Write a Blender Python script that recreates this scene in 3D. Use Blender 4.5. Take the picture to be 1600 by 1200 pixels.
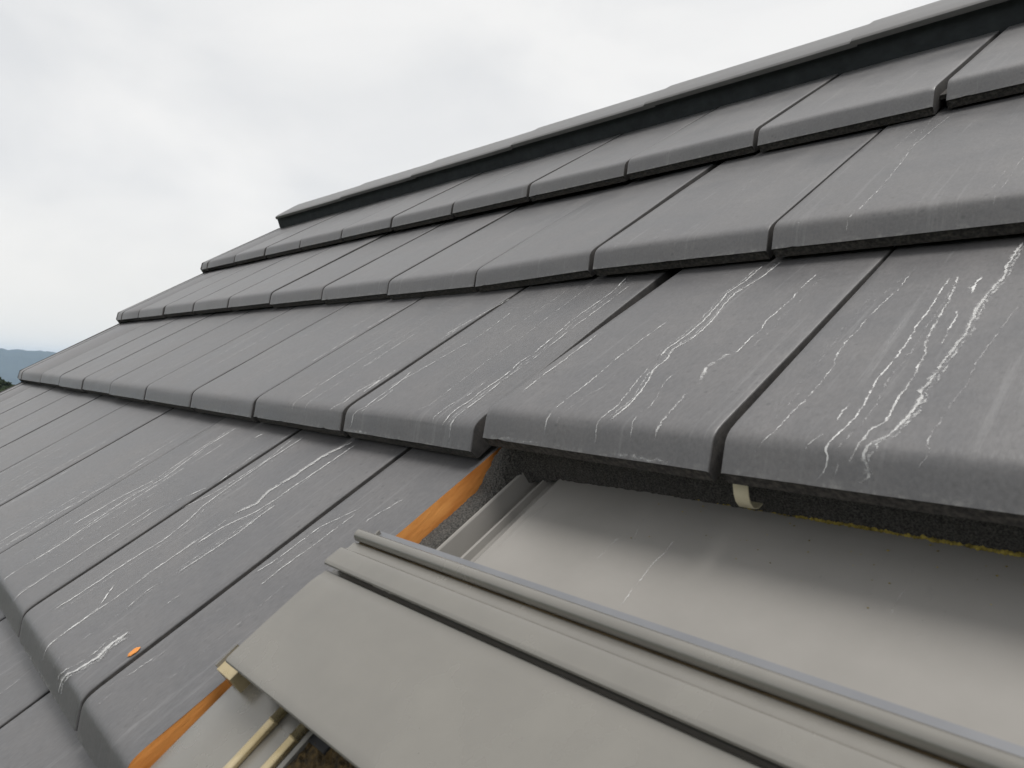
import bpy, bmesh, math, random
from mathutils import Vector, Matrix, noise

random.seed(11)
scn = bpy.context.scene
for o in list(bpy.data.objects):
    bpy.data.objects.remove(o)
COL = scn.collection

# ------------------------------------------------------------------ camera, sky, sun, exposure
PITCH = math.radians(38.0)          # pitch of the roof
Z0 = 6.0                            # height of the roof frame's origin above the ground
CP, SP = math.cos(PITCH), math.sin(PITCH)

def W3(u, v, w):                    # roof frame (along eaves, up slope, out of slope) -> world
    return Vector((u, v * CP - w * SP, v * SP + w * CP + Z0))
def WD(a):
    return Vector((a[0], a[1] * CP - a[2] * SP, a[1] * SP + a[2] * CP))

CAM = (0.2466098, 0.0665384, 0.3193495)
AX_R = (0.6877595, 0.6012800, -0.4067545)
AX_D = (0.0347405, -0.5869348, -0.8088885)
AX_F = (-0.7251068, 0.5421899, -0.4245588)
cam_data = bpy.data.cameras.new('camera')
cam = bpy.data.objects.new('camera', cam_data)
COL.objects.link(cam)
r, dn, fw = WD(AX_R), WD(AX_D), WD(AX_F)
m = Matrix.Identity(4)
for row in range(3):
    m[row][0], m[row][1], m[row][2] = r[row], -dn[row], -fw[row]
    m[row][3] = W3(*CAM)[row]
cam.matrix_world = m
cam_data.sensor_fit = 'HORIZONTAL'
cam_data.sensor_width = 36.0
cam_data.lens = 36.0 * 1105.418 / 1600.0
cam_data.clip_start = 0.01
cam_data.clip_end = 40000.0
cam_data.dof.use_dof = True
cam_data.dof.focus_distance = 1.05
cam_data.dof.aperture_fstop = 17.0
scn.camera = cam

def N(nt, typ, **kw):
    n = nt.nodes.new(typ)
    for k, v in kw.items():
        setattr(n, k, v)
    return n
def inp(n, **kw):
    for k, v in kw.items():
        n.inputs[k.replace('_', ' ')].default_value = v

SUN_EL, SUN_AZ = math.radians(74), math.radians(88)     # azimuth measured from +Y towards +X
world = bpy.data.worlds.new('World')
scn.world = world
world.use_nodes = True
wn = world.node_tree
wn.nodes.clear()
wo = N(wn, 'ShaderNodeOutputWorld')
bg = N(wn, 'ShaderNodeBackground')
sky = N(wn, 'ShaderNodeTexSky', sky_type='NISHITA')
sky.sun_disc = False
sky.sun_elevation = SUN_EL
sky.sun_rotation = SUN_AZ
skys = N(wn, 'ShaderNodeVectorMath', operation='SCALE')
skys.inputs['Scale'].default_value = 0.10
wn.links.new(sky.outputs[0], skys.inputs[0])
tc = N(wn, 'ShaderNodeTexCoord')
mp = N(wn, 'ShaderNodeMapping')
mp.inputs['Scale'].default_value = (1.0, 1.0, 2.2)
wn.links.new(tc.outputs['Generated'], mp.inputs[0])
nz = N(wn, 'ShaderNodeTexNoise')
inp(nz, Scale=2.6, Detail=5.0, Roughness=0.5, Distortion=0.5)
wn.links.new(mp.outputs[0], nz.inputs['Vector'])
cr = N(wn, 'ShaderNodeValToRGB')
cr.color_ramp.elements[0].position = 0.34
cr.color_ramp.elements[0].color = (0.80, 0.808, 0.818, 1)
cr.color_ramp.elements[1].position = 0.62
cr.color_ramp.elements[1].color = (0.945, 0.94, 0.93, 1)
wn.links.new(nz.outputs['Fac'], cr.inputs[0])
# low band of sky is a touch warmer all round
sx = N(wn, 'ShaderNodeSeparateXYZ')
wn.links.new(tc.outputs['Generated'], sx.inputs[0])
hz = N(wn, 'ShaderNodeMapRange')
inp(hz, From_Min=0.0, From_Max=0.22, To_Min=0.8, To_Max=0.0)
wn.links.new(sx.outputs['Z'], hz.inputs['Value'])
wm = N(wn, 'ShaderNodeMixRGB')
wm.inputs[2].default_value = (0.94, 0.915, 0.865, 1)
wn.links.new(hz.outputs[0], wm.inputs[0])
wn.links.new(cr.outputs[0], wm.inputs[1])
cm = N(wn, 'ShaderNodeMixRGB')
cm.inputs[0].default_value = 0.96        # the cloud deck covers nearly all of the blue
wn.links.new(skys.outputs[0], cm.inputs[1])
wn.links.new(wm.outputs[0], cm.inputs[2])
wn.links.new(cm.outputs[0], bg.inputs['Color'])
bg.inputs['Strength'].default_value = 0.5
wn.links.new(bg.outputs[0], wo.inputs[0])

sun_d = bpy.data.lights.new('sun', 'SUN')
sun_d.energy = 1.5
sun_d.angle = math.radians(30)
sun_d.color = (1.0, 0.97, 0.93)
sun = bpy.data.objects.new('sun', sun_d)
COL.objects.link(sun)
sdir = Vector((math.sin(SUN_AZ) * math.cos(SUN_EL), math.cos(SUN_AZ) * math.cos(SUN_EL), math.sin(SUN_EL)))
sun.rotation_euler = sdir.to_track_quat('Z', 'Y').to_euler()
sun.location = (0, 0, 30)

scn.render.engine = 'CYCLES'
scn.cycles.max_bounces = 5
scn.cycles.diffuse_bounces = 3
scn.cycles.glossy_bounces = 3
scn.cycles.transparent_max_bounces = 32
scn.cycles.volume_bounces = 1
scn.view_settings.view_transform = 'Standard'
scn.view_settings.look = 'None'
scn.view_settings.exposure = 0.985
scn.view_settings.gamma = 1.0
scn.view_settings.use_curve_mapping = False

# ------------------------------------------------------------------ helpers
def mesh_obj(name, verts, faces, mat=None, parent=None, mats=None, fmat=None, smooth=False):
    me = bpy.data.meshes.new(name)
    me.from_pydata([tuple(v) for v in verts], [], faces)
    if mat: me.materials.append(mat)
    for mm in (mats or []): me.materials.append(mm)
    if fmat:
        me.polygons.foreach_set('material_index', fmat)
    bm = bmesh.new(); bm.from_mesh(me)
    bmesh.ops.recalc_face_normals(bm, faces=bm.faces)
    bm.to_mesh(me); bm.free()
    if smooth:
        me.polygons.foreach_set('use_smooth', [True] * len(me.polygons))
    me.update()
    o = bpy.data.objects.new(name, me)
    COL.objects.link(o)
    if parent: o.parent = parent
    return o

def link(name, me, parent=None, loc=None):
    o = bpy.data.objects.new(name, me); COL.objects.link(o)
    if parent: o.parent = parent
    if loc: o.location = loc
    return o

def empty(name, loc, rx=0.0):
    e = bpy.data.objects.new(name, None); COL.objects.link(e)
    e.location = loc; e.rotation_euler = (rx, 0, 0); e.empty_display_size = 0.1
    return e

def tag(o, label=None, category=None, group=None, kind=None):
    if label: o['label'] = label
    if category: o['category'] = category
    if group: o['group'] = group
    if kind: o['kind'] = kind
    return o

class MB:
    """collects simple solids into one mesh"""
    def __init__(s): s.v = []; s.f = []
    def box(s, a, b):
        n = len(s.v)
        for x in (a[0], b[0]):
            for y in (a[1], b[1]):
                for z in (a[2], b[2]): s.v.append((x, y, z))
        for q in ((0,1,3,2),(4,6,7,5),(0,4,5,1),(2,3,7,6),(0,2,6,4),(1,5,7,3)):
            s.f.append(tuple(n + i for i in q))
    def extrude_u(s, prof, us, closed=True, wob=None):
        """profile of (v,w) points swept through the stations us"""
        n0 = len(s.v); k = len(prof)
        for u in us:
            for (a, b) in prof:
                s.v.append((u, a, b) if wob is None else wob(u, a, b))
        for i in range(len(us) - 1):
            for j in range(k if closed else k - 1):
                a = n0 + i * k + j; b = n0 + i * k + (j + 1) % k
                s.f.append((a, b, b + k, a + k))
        if closed:
            s.f.append(tuple(n0 + j for j in range(k)))
            s.f.append(tuple(n0 + (len(us) - 1) * k + j for j in reversed(range(k))))
    def extrude_v(s, prof, vs, closed=True, off=None):
        """profile of (u,w) points swept through the stations vs; off(v) adds to w"""
        n0 = len(s.v); k = len(prof)
        for v in vs:
            for (a, b) in prof:
                s.v.append((a, v, b + (off(v) if off else 0)))
        for i in range(len(vs) - 1):
            for j in range(k if closed else k - 1):
                a = n0 + i * k + j; b = n0 + i * k + (j + 1) % k
                s.f.append((a, b, b + k, a + k))
        if closed:
            s.f.append(tuple(n0 + j for j in range(k)))
            s.f.append(tuple(n0 + (len(vs) - 1) * k + j for j in reversed(range(k))))
    def build(s, name, mat, parent=None, smooth=False, bevel=0.0, auto=None):
        o = mesh_obj(name, s.v, s.f, mat, parent, smooth=smooth)
        if bevel:
            b = o.modifiers.new('bevel', 'BEVEL'); b.width = bevel; b.segments = 2; b.limit_method = 'ANGLE'
            b.angle_limit = math.radians(30)
        if auto:
            shade_auto(o.data, auto)
        return o

def shade_auto(me, deg):
    me.polygons.foreach_set('use_smooth', [True] * len(me.polygons))
    bm = bmesh.new(); bm.from_mesh(me)
    lim = math.radians(deg)
    for e in bm.edges:
        if len(e.link_faces) == 2 and e.calc_face_angle(0) > lim: e.smooth = False
    bm.to_mesh(me); bm.free()

def lin(a, b, n): return [a + (b - a) * i / (n - 1) for i in range(n)]
def arc(cx, cy, rad, a0, a1, n):
    return [(cx + rad * math.cos(math.radians(a0 + (a1 - a0) * i / (n - 1))), cy + rad * math.sin(math.radians(a0 + (a1 - a0) * i / (n - 1)))) for i in range(n)]

# ------------------------------------------------------------------ materials
def new_mat(name):
    mt = bpy.data.materials.new(name); mt.use_nodes = True
    nt = mt.node_tree
    return mt, nt, nt.nodes['Principled BSDF']

def noise_mat(name, c0, c1, scale=30.0, rough=0.6, rvar=0.1, metal=0.0, bump=0.0, bscale=None, stretch=(1,1,1), spec=0.5, p0=0.35, p1=0.65, detail=5.0):
    mt, nt, b = new_mat(name)
    t = N(nt, 'ShaderNodeTexCoord'); mpn = N(nt, 'ShaderNodeMapping')
    mpn.inputs['Scale'].default_value = stretch
    nt.links.new(t.outputs['Object'], mpn.inputs[0])
    n = N(nt, 'ShaderNodeTexNoise'); inp(n, Scale=scale, Detail=detail, Roughness=0.6)
    nt.links.new(mpn.outputs[0], n.inputs['Vector'])
    c = N(nt, 'ShaderNodeValToRGB')
    c.color_ramp.elements[0].position = p0; c.color_ramp.elements[0].color = (*c0, 1)
    c.color_ramp.elements[1].position = p1; c.color_ramp.elements[1].color = (*c1, 1)
    nt.links.new(n.outputs['Fac'], c.inputs[0]); nt.links.new(c.outputs[0], b.inputs['Base Color'])
    rr = N(nt, 'ShaderNodeMapRange'); inp(rr, From_Min=0.3, From_Max=0.7, To_Min=rough - rvar, To_Max=rough + rvar)
    nt.links.new(n.outputs['Fac'], rr.inputs['Value']); nt.links.new(rr.outputs[0], b.inputs['Roughness'])
    b.inputs['Metallic'].default_value = metal
    b.inputs['Specular IOR Level'].default_value = spec
    if bump:
        n2 = N(nt, 'ShaderNodeTexNoise'); inp(n2, Scale=bscale or scale * 4, Detail=4.0)
        nt.links.new(mpn.outputs[0], n2.inputs['Vector'])
        bp = N(nt, 'ShaderNodeBump'); inp(bp, Strength=0.6, Distance=bump)
        nt.links.new(n2.outputs['Fac'], bp.inputs['Height']); nt.links.new(bp.outputs[0], b.inputs['Normal'])
    return mt

def tile_material():
    mt, nt, b = new_mat('dark_engobe')
    L = nt.links.new
    t = N(nt, 'ShaderNodeTexCoord'); oi = N(nt, 'ShaderNodeObjectInfo')
    # every tile gets its own piece of the pattern
    ad = N(nt, 'ShaderNodeVectorMath', operation='MULTIPLY_ADD')
    cb = N(nt, 'ShaderNodeCombineXYZ')
    for i in range(3): L(oi.outputs['Random'], cb.inputs[i])
    ad.inputs[1].default_value = (37.0, 53.0, 19.0)
    L(cb.outputs[0], ad.inputs[0]); L(t.outputs['Object'], ad.inputs[2])
    big = N(nt, 'ShaderNodeTexNoise'); inp(big, Scale=11.0, Detail=6.0, Roughness=0.68); L(ad.outputs[0], big.inputs['Vector'])
    cr = N(nt, 'ShaderNodeValToRGB')
    e = cr.color_ramp.elements
    e[0].position = 0.30; e[0].color = (0.077, 0.0765, 0.0795, 1)
    e[1].position = 0.72; e[1].color = (0.114, 0.110, 0.1095, 1)
    L(big.outputs['Fac'], cr.inputs[0])
    # fine grain of the fired slip, long along the slope
    mp2 = N(nt, 'ShaderNodeMapping'); mp2.inputs['Scale'].default_value = (1.0, 0.35, 1.0); L(ad.outputs[0], mp2.inputs[0])
    gr = N(nt, 'ShaderNodeTexNoise'); inp(gr, Scale=420.0, Detail=3.0, Roughness=0.6); L(mp2.outputs[0], gr.inputs['Vector'])
    gm = N(nt, 'ShaderNodeMapRange'); inp(gm, From_Min=0.3, From_Max=0.7, To_Min=0.86, To_Max=1.14); L(gr.outputs['Fac'], gm.inputs['Value'])
    pm = N(nt, 'ShaderNodeMapRange'); inp(pm, To_Min=0.93, To_Max=1.07); L(oi.outputs['Random'], pm.inputs['Value'])
    mu = N(nt, 'ShaderNodeMath', operation='MULTIPLY'); L(gm.outputs[0], mu.inputs[0]); L(pm.outputs[0], mu.inputs[1])
    sc = N(nt, 'ShaderNodeVectorMath', operation='SCALE'); L(cr.outputs[0], sc.inputs[0]); L(mu.outputs[0], sc.inputs['Scale'])
    # small dark specks
    vo = N(nt, 'ShaderNodeTexVoronoi'); inp(vo, Scale=85.0, Randomness=1.0); L(ad.outputs[0], vo.inputs['Vector'])
    vs = N(nt, 'ShaderNodeMapRange'); inp(vs, From_Min=0.08, From_Max=0.20, To_Min=0.65, To_Max=0.0); L(vo.outputs['Distance'], vs.inputs['Value'])
    sm = N(nt, 'ShaderNodeMapRange'); inp(sm, From_Min=0.44, From_Max=0.60, To_Min=0.0, To_Max=1.0); L(big.outputs['Fac'], sm.inputs['Value'])
    sk = N(nt, 'ShaderNodeMath', operation='MULTIPLY'); L(vs.outputs[0], sk.inputs[0]); L(sm.outputs[0], sk.inputs[1])
    m1 = N(nt, 'ShaderNodeMixRGB'); m1.inputs[2].default_value = (0.05, 0.05, 0.051, 1); L(sk.outputs[0], m1.inputs[0]); L(sc.outputs[0], m1.inputs[1])
    # faint pale wash marks running down the slope
    mp3 = N(nt, 'ShaderNodeMapping'); mp3.inputs['Scale'].default_value = (120.0, 5.0, 5.0); L(ad.outputs[0], mp3.inputs[0])
    ws = N(nt, 'ShaderNodeTexNoise'); inp(ws, Scale=1.0, Detail=4.0, Roughness=0.65, Distortion=0.3); L(mp3.outputs[0], ws.inputs['Vector'])
    wr = N(nt, 'ShaderNodeMapRange'); inp(wr, From_Min=0.60, From_Max=0.80, To_Min=0.0, To_Max=0.20); L(ws.outputs['Fac'], wr.inputs['Value'])
    m2 = N(nt, 'ShaderNodeMixRGB'); m2.inputs[2].default_value = (0.42, 0.42, 0.42, 1); L(wr.outputs[0], m2.inputs[0]); L(m1.outputs[0], m2.inputs[1])
    # worn, limy arris along the drip edge and grime on the thin face under it
    sp = N(nt, 'ShaderNodeSeparateXYZ'); L(t.outputs['Object'], sp.inputs[0])
    ya = N(nt, 'ShaderNodeMapRange'); inp(ya, From_Min=0.0006, From_Max=0.0042, To_Min=0.30, To_Max=0.0); L(sp.outputs['Y'], ya.inputs['Value'])
    en = N(nt, 'ShaderNodeTexNoise'); inp(en, Scale=140.0, Detail=4.0, Roughness=0.7); L(ad.outputs[0], en.inputs['Vector'])
    er = N(nt, 'ShaderNodeMapRange'); inp(er, From_Min=0.50, From_Max=0.70); L(en.outputs['Fac'], er.inputs['Value'])
    em = N(nt, 'ShaderNodeMath', operation='MULTIPLY'); L(ya.outputs[0], em.inputs[0]); L(er.outputs[0], em.inputs[1])
    m3 = N(nt, 'ShaderNodeMixRGB'); m3.inputs[2].default_value = (0.40, 0.39, 0.36, 1); L(em.outputs[0], m3.inputs[0]); L(m2.outputs[0], m3.inputs[1])
    L(m3.outputs[0], b.inputs['Base Color'])
    rr = N(nt, 'ShaderNodeMapRange'); inp(rr, From_Min=0.3, From_Max=0.7, To_Min=0.37, To_Max=0.47); L(big.outputs['Fac'], rr.inputs['Value'])
    L(rr.outputs[0], b.inputs['Roughness'])
    b.inputs['Specular IOR Level'].default_value = 0.75
    # relief: grain and a slow unevenness of the fired body
    b1 = N(nt, 'ShaderNodeBump'); inp(b1, Strength=0.32, Distance=0.0004); L(gr.outputs['Fac'], b1.inputs['Height'])
    sl = N(nt, 'ShaderNodeTexNoise'); inp(sl, Scale=14.0, Detail=2.0); L(ad.outputs[0], sl.inputs['Vector'])
    b2 = N(nt, 'ShaderNodeBump'); inp(b2, Strength=0.5, Distance=0.0016); L(sl.outputs['Fac'], b2.inputs['Height']); L(b1.outputs[0], b2.inputs['Normal'])
    L(b2.outputs[0], b.inputs['Normal'])
    return mt

def lime_material():
    mt, nt, b = new_mat('lime_deposit')
    L = nt.links.new
    b.inputs['Base Color'].default_value = (0.74, 0.74, 0.73, 1); b.inputs['Roughness'].default_value = 0.85
    t = N(nt, 'ShaderNodeTexCoord')
    at = N(nt, 'ShaderNodeAttribute'); at.attribute_name = 'lime_amount'; at.attribute_type = 'GEOMETRY'
    n = N(nt, 'ShaderNodeTexNoise'); inp(n, Scale=900.0, Detail=3.0, Roughness=0.7); L(t.outputs['Object'], n.inputs['Vector'])
    n2 = N(nt, 'ShaderNodeTexNoise'); inp(n2, Scale=160.0, Detail=3.0, Roughness=0.6); L(t.outputs['Object'], n2.inputs['Vector'])
    a = N(nt, 'ShaderNodeMath', operation='ADD'); L(n.outputs['Fac'], a.inputs[0]); L(n2.outputs['Fac'], a.inputs[1])
    # crumbly threshold: density eats into the noise
    s = N(nt, 'ShaderNodeMath', operation='MULTIPLY_ADD'); L(at.outputs['Fac'], s.inputs[0]); s.inputs[1].default_value = 1.15; s.inputs[2].default_value = -1.27
    s2 = N(nt, 'ShaderNodeMath', operation='ADD'); L(s.outputs[0], s2.inputs[0]); L(a.outputs[0], s2.inputs[1])
    mr = N(nt, 'ShaderNodeMapRange'); inp(mr, From_Min=0.0, From_Max=0.45, To_Min=0.0, To_Max=0.72); L(s2.outputs[0], mr.inputs['Value'])
    pw = N(nt, 'ShaderNodeMath', operation='MULTIPLY'); L(mr.outputs[0], pw.inputs[0])
    q = N(nt, 'ShaderNodeMapRange'); inp(q, From_Min=0.0, From_Max=0.8, To_Min=0.35, To_Max=1.0); L(at.outputs['Fac'], q.inputs['Value'])
    L(q.outputs[0], pw.inputs[1])
    L(pw.outputs[0], b.inputs['Alpha'])
    return mt

M = {}
M['tile'] = tile_material()
M['lime'] = lime_material()
M['cap'] = noise_mat('ridge_cap_engobe', (0.072, 0.070, 0.069), (0.100, 0.096, 0.093), 14, 0.38, 0.05, bump=0.0003, bscale=200, spec=0.7)
M['tile_under'] = noise_mat('tile_underside', (0.022, 0.020, 0.019), (0.105, 0.095, 0.084), 260, 0.85, 0.08, bump=0.0009, bscale=420, p0=0.40, p1=0.74)
M['tile_side'] = noise_mat('tile_side', (0.022, 0.021, 0.021), (0.045, 0.041, 0.038), 120, 0.8, 0.08, bump=0.0006, bscale=420)
M['clay'] = noise_mat('cut_clay', (0.54, 0.185, 0.034), (0.74, 0.33, 0.085), 60, 0.8, 0.08, bump=0.0009, bscale=160, stretch=(1, 0.30, 1.5), p0=0.30, p1=0.74)
M['paint'] = noise_mat('grey_lacquered_metal', (0.200, 0.192, 0.174), (0.236, 0.225, 0.202), 9, 0.25, 0.07, metal=0.4, bump=0.00008, bscale=300)
M['sheet'] = noise_mat('flashing_metal', (0.232, 0.223, 0.207), (0.262, 0.251, 0.234), 9, 0.44, 0.02, metal=0.0, bump=0.00005, bscale=700, spec=0.14)
M['brass'] = noise_mat('bronze_lacquer', (0.42, 0.34, 0.19), (0.56, 0.47, 0.30), 40, 0.28, 0.06, metal=0.75)
M['foam'] = noise_mat('black_foam', (0.018, 0.017, 0.016), (0.135, 0.128, 0.115), 760, 0.95, 0.03, bump=0.0016, bscale=1100, p0=0.38, p1=0.76)
M['groove_shade'] = noise_mat('brown_groove_shade', (0.105, 0.076, 0.038), (0.17, 0.125, 0.065), 40, 0.5, 0.05)  # groove shade and warm reflection put into one brown
M['flange_metal'] = noise_mat('blue_grey_metal', (0.140, 0.145, 0.156), (0.160, 0.165, 0.175), 20, 0.4, 0.05, metal=0.1)
M['moss'] = noise_mat('yellow_moss', (0.10, 0.075, 0.015), (0.42, 0.33, 0.07), 260, 0.95, 0.03, bump=0.001, bscale=700)
M['litter'] = noise_mat('brown_moss_litter', (0.018, 0.013, 0.006), (0.115, 0.075, 0.028), 240, 0.95, 0.03, bump=0.002, bscale=500)
M['clip'] = noise_mat('cream_plastic', (0.55, 0.49, 0.33), (0.62, 0.56, 0.40), 60, 0.5, 0.05)
M['rubber'] = noise_mat('black_rubber', (0.010, 0.011, 0.013), (0.02, 0.02, 0.022), 80, 0.6, 0.05)
M['ridgeroll'] = noise_mat('ridge_roll_fleece', (0.010, 0.013, 0.016), (0.024, 0.029, 0.032), 40, 0.7, 0.05, bump=0.001, bscale=90)
M['deck'] = noise_mat('roof_underlay', (0.03, 0.03, 0.033), (0.05, 0.05, 0.053), 8, 0.9, 0.05)
M['render'] = noise_mat('cream_render', (0.36, 0.33, 0.27), (0.43, 0.40, 0.33), 5, 0.9, 0.04, bump=0.002, bscale=60)
M['grass'] = noise_mat('fields', (0.022, 0.034, 0.018), (0.045, 0.055, 0.026), 0.004, 0.95, 0.03)
M['hill'] = noise_mat('wooded_hills', (0.006, 0.012, 0.012), (0.022, 0.032, 0.024), 0.035, 0.95, 0.03)
M['wood_mass'] = noise_mat('dark_wood', (0.018, 0.032, 0.014), (0.05, 0.07, 0.025), 0.15, 0.95, 0.03)
mg, ng, bgl = new_mat('window_glass')
bgl.inputs['Base Color'].default_value = (0.02, 0.024, 0.026, 1); bgl.inputs['Roughness'].default_value = 0.06
bgl.inputs['Specular IOR Level'].default_value = 0.6
M['glass'] = mg
M['sealstrip'] = noise_mat('grey_green_seal', (0.10, 0.115, 0.10), (0.15, 0.16, 0.145), 50, 0.6, 0.06)
M['frame'] = noise_mat('frame_timber', (0.16, 0.10, 0.05), (0.24, 0.16, 0.08), 20, 0.7, 0.06)
HB1, HB2 = 30.0, 46.0
SHEETMARKS = [([(-0.0479, 0.3895), (-0.0470, 0.382), (-0.0463, 0.3757)], 0.4, 0.0007), ([(-0.0455, 0.3628), (-0.0448, 0.3495), (-0.0445, 0.338), (-0.0468, 0.3259), (-0.0462, 0.3104), (-0.0471, 0.2968), (-0.0451, 0.2803)], 0.45, 0.0007), ([(-0.0495, 0.3481), (-0.0496, 0.3321), (-0.0494, 0.323)], 0.35, 0.0006)]

# ------------------------------------------------------------------ setting: ground, hills
gv = []; gf = []
R_G = 4850.0
NG = 72
gv.append((0, 0, 0))
rad = [30, 95, 180, 320, 600, 1100, 2200, R_G]
GZ = [0.0, -0.3, -9.0, -32.0, -78.0, -110.0, -110.0, -110.0]
for rr_, gz_ in zip(rad, GZ):
    for a in range(NG):
        t_ = 2 * math.pi * a / NG
        gv.append((rr_ * math.cos(t_), rr_ * math.sin(t_), gz_))
for a in range(NG):
    gf.append((0, 1 + a, 1 + (a + 1) % NG))
for q_ in range(len(rad) - 1):
    for a in range(NG):
        i0 = 1 + q_ * NG + a; i1 = 1 + q_ * NG + (a + 1) % NG
        gf.append((i0, i0 + NG, i1 + NG, i1))
tag(mesh_obj('ground', gv, gf, M['grass']), kind='structure')

def ridge_ring(name, r0, r1, base, amp, seed, mat, rough_amp):
    NA, NR = 1440, 11
    v = []; f = []
    for j in range(NR):
        rj = r0 + (r1 - r0) * j / (NR - 1)
        prof_ = math.sin(math.pi * j / (NR - 1)) ** 0.8 if 0 < j < NR - 1 else 0.0
        prof_ *= 1.0 + 0.05 * math.sin(j * 2.1)
        for i in range(NA):
            t_ = 2 * math.pi * i / NA
            n1 = noise.noise((math.cos(t_) * 3 + seed, math.sin(t_) * 3, 0.3))
            n2 = noise.noise((math.cos(t_) * 14 + seed, math.sin(t_) * 14, 1.7))
            n3 = noise.noise((math.cos(t_) * 260 + seed, math.sin(t_) * 260, j * 0.7))
            z = prof_ * (110.0 + base + amp * n1 + amp * 0.3 * n2 + rough_amp * n3) - 110.0 - (0.6 if prof_ == 0 else 0)
            v.append((rj * math.cos(t_), rj * math.sin(t_), z))
    for j in range(NR - 1):
        for i in range(NA):
            a = j * NA + i; b_ = j * NA + (i + 1) % NA
            f.append((a, b_, b_ + NA, a + NA))
    return tag(mesh_obj(name, v, f, mat, smooth=False), kind='structure')
ridge_ring('hills', 2300, 3700, HB1, 9, 5.1, M['hill'], 7.0)
ridge_ring('far_hills', 3750, 4800, HB2, 12, 9.7, M['hill'], 7.0)

# ------------------------------------------------------------------ the house
TW, TD = 0.25, 0.3667784            # cover width and gauge of the tiles
TL = 0.430                          # tile length
PROF = [(0.0, 0.0), (0.0135, 0.0134), (0.0160, 0.0154), (0.0185, 0.0168), (0.0215, 0.0177), (0.026, 0.0181), (0.034, 0.0177), (TD, -0.017), (TL, -0.0235)]
def hgt(y):
    if y <= 0: return 0.0
    for (a, b), (c_, d_) in zip(PROF, PROF[1:]):
        if y <= c_: return b + (d_ - b) * (y - a) / (c_ - a)
    return PROF[-1][1]
THICK = 0.0292
COFF = {0: -0.0104, 1: 0.0, 2: 0.0119, 3: -0.0501, -1: -0.018, -2: -0.01, -3: 0.0}
def bond(k): return 0.5 if k % 2 == 0 else 0.0

house = empty('house', (0, 0, 0))
tag(house, 'house under a dark grey flat tiled pitched roof with white lime streaks', 'house')
V_EAVE, V_RIDGE = -3 * TD - 0.02, 1.600
U_L, U_R = -10.45 * TW, 3.2
# wall body with gables
yc = V_RIDGE * CP - 0.03 * SP
zr = Z0 + V_RIDGE * SP
y0 = -0.55; z_e = Z0 + (y0 / CP) * SP - 0.16
wl = [(U_L + 0.16, y0), (U_L + 0.16, 2 * yc - y0), (U_R - 0.2, 2 * yc - y0), (U_R - 0.2, y0)]
vv = [(x, y, -0.2) for x, y in wl] + [(x, y, z_e) for x, y in wl] + [(U_L + 0.16, yc, zr - 0.17), (U_R - 0.2, yc, zr - 0.17)]
mesh_obj('wall', vv, [(0, 1, 2, 3), (0, 4, 8, 5, 1), (3, 2, 6, 9, 7), (0, 3, 7, 4), (1, 5, 6, 2), (4, 7, 9, 8), (5, 8, 9, 6)], M['render'], house)

# roof deck (underlay on boards) of both slopes; its local frame is the roof frame
def mirror_pt(u, v, w):             # same spot on the far slope, in roof-frame coordinates
    p = W3(u, v, w); p.y = 2 * yc - p.y
    q_ = p - Vector((0, 0, Z0))
    return (q_.x, q_.y * CP + q_.z * SP, -q_.y * SP + q_.z * CP)
dv_ = []
df_ = []
sec = [(V_EAVE - 0.03, -0.082), (V_RIDGE - 0.02, -0.082), (V_RIDGE - 0.02, -0.115), (V_EAVE - 0.03, -0.115)]
for side in (0, 1):
    n0 = len(dv_)
    for u in (U_L + 0.10, U_R - 0.1):
        for (v, w) in sec:
            dv_.append((u, v, w) if side == 0 else mirror_pt(u, v, w))
    for j in range(4):
        a, b_ = n0 + j, n0 + (j + 1) % 4
        df_.append((a, b_, b_ + 4, a + 4))
    df_.append((n0, n0 + 1, n0 + 2, n0 + 3)); df_.append((n0 + 7, n0 + 6, n0 + 5, n0 + 4))
roof = mesh_obj('roof', dv_, df_, M['deck'], house)
roof.location = (0, 0, Z0); roof.rotation_euler = (PITCH, 0, 0)

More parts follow.
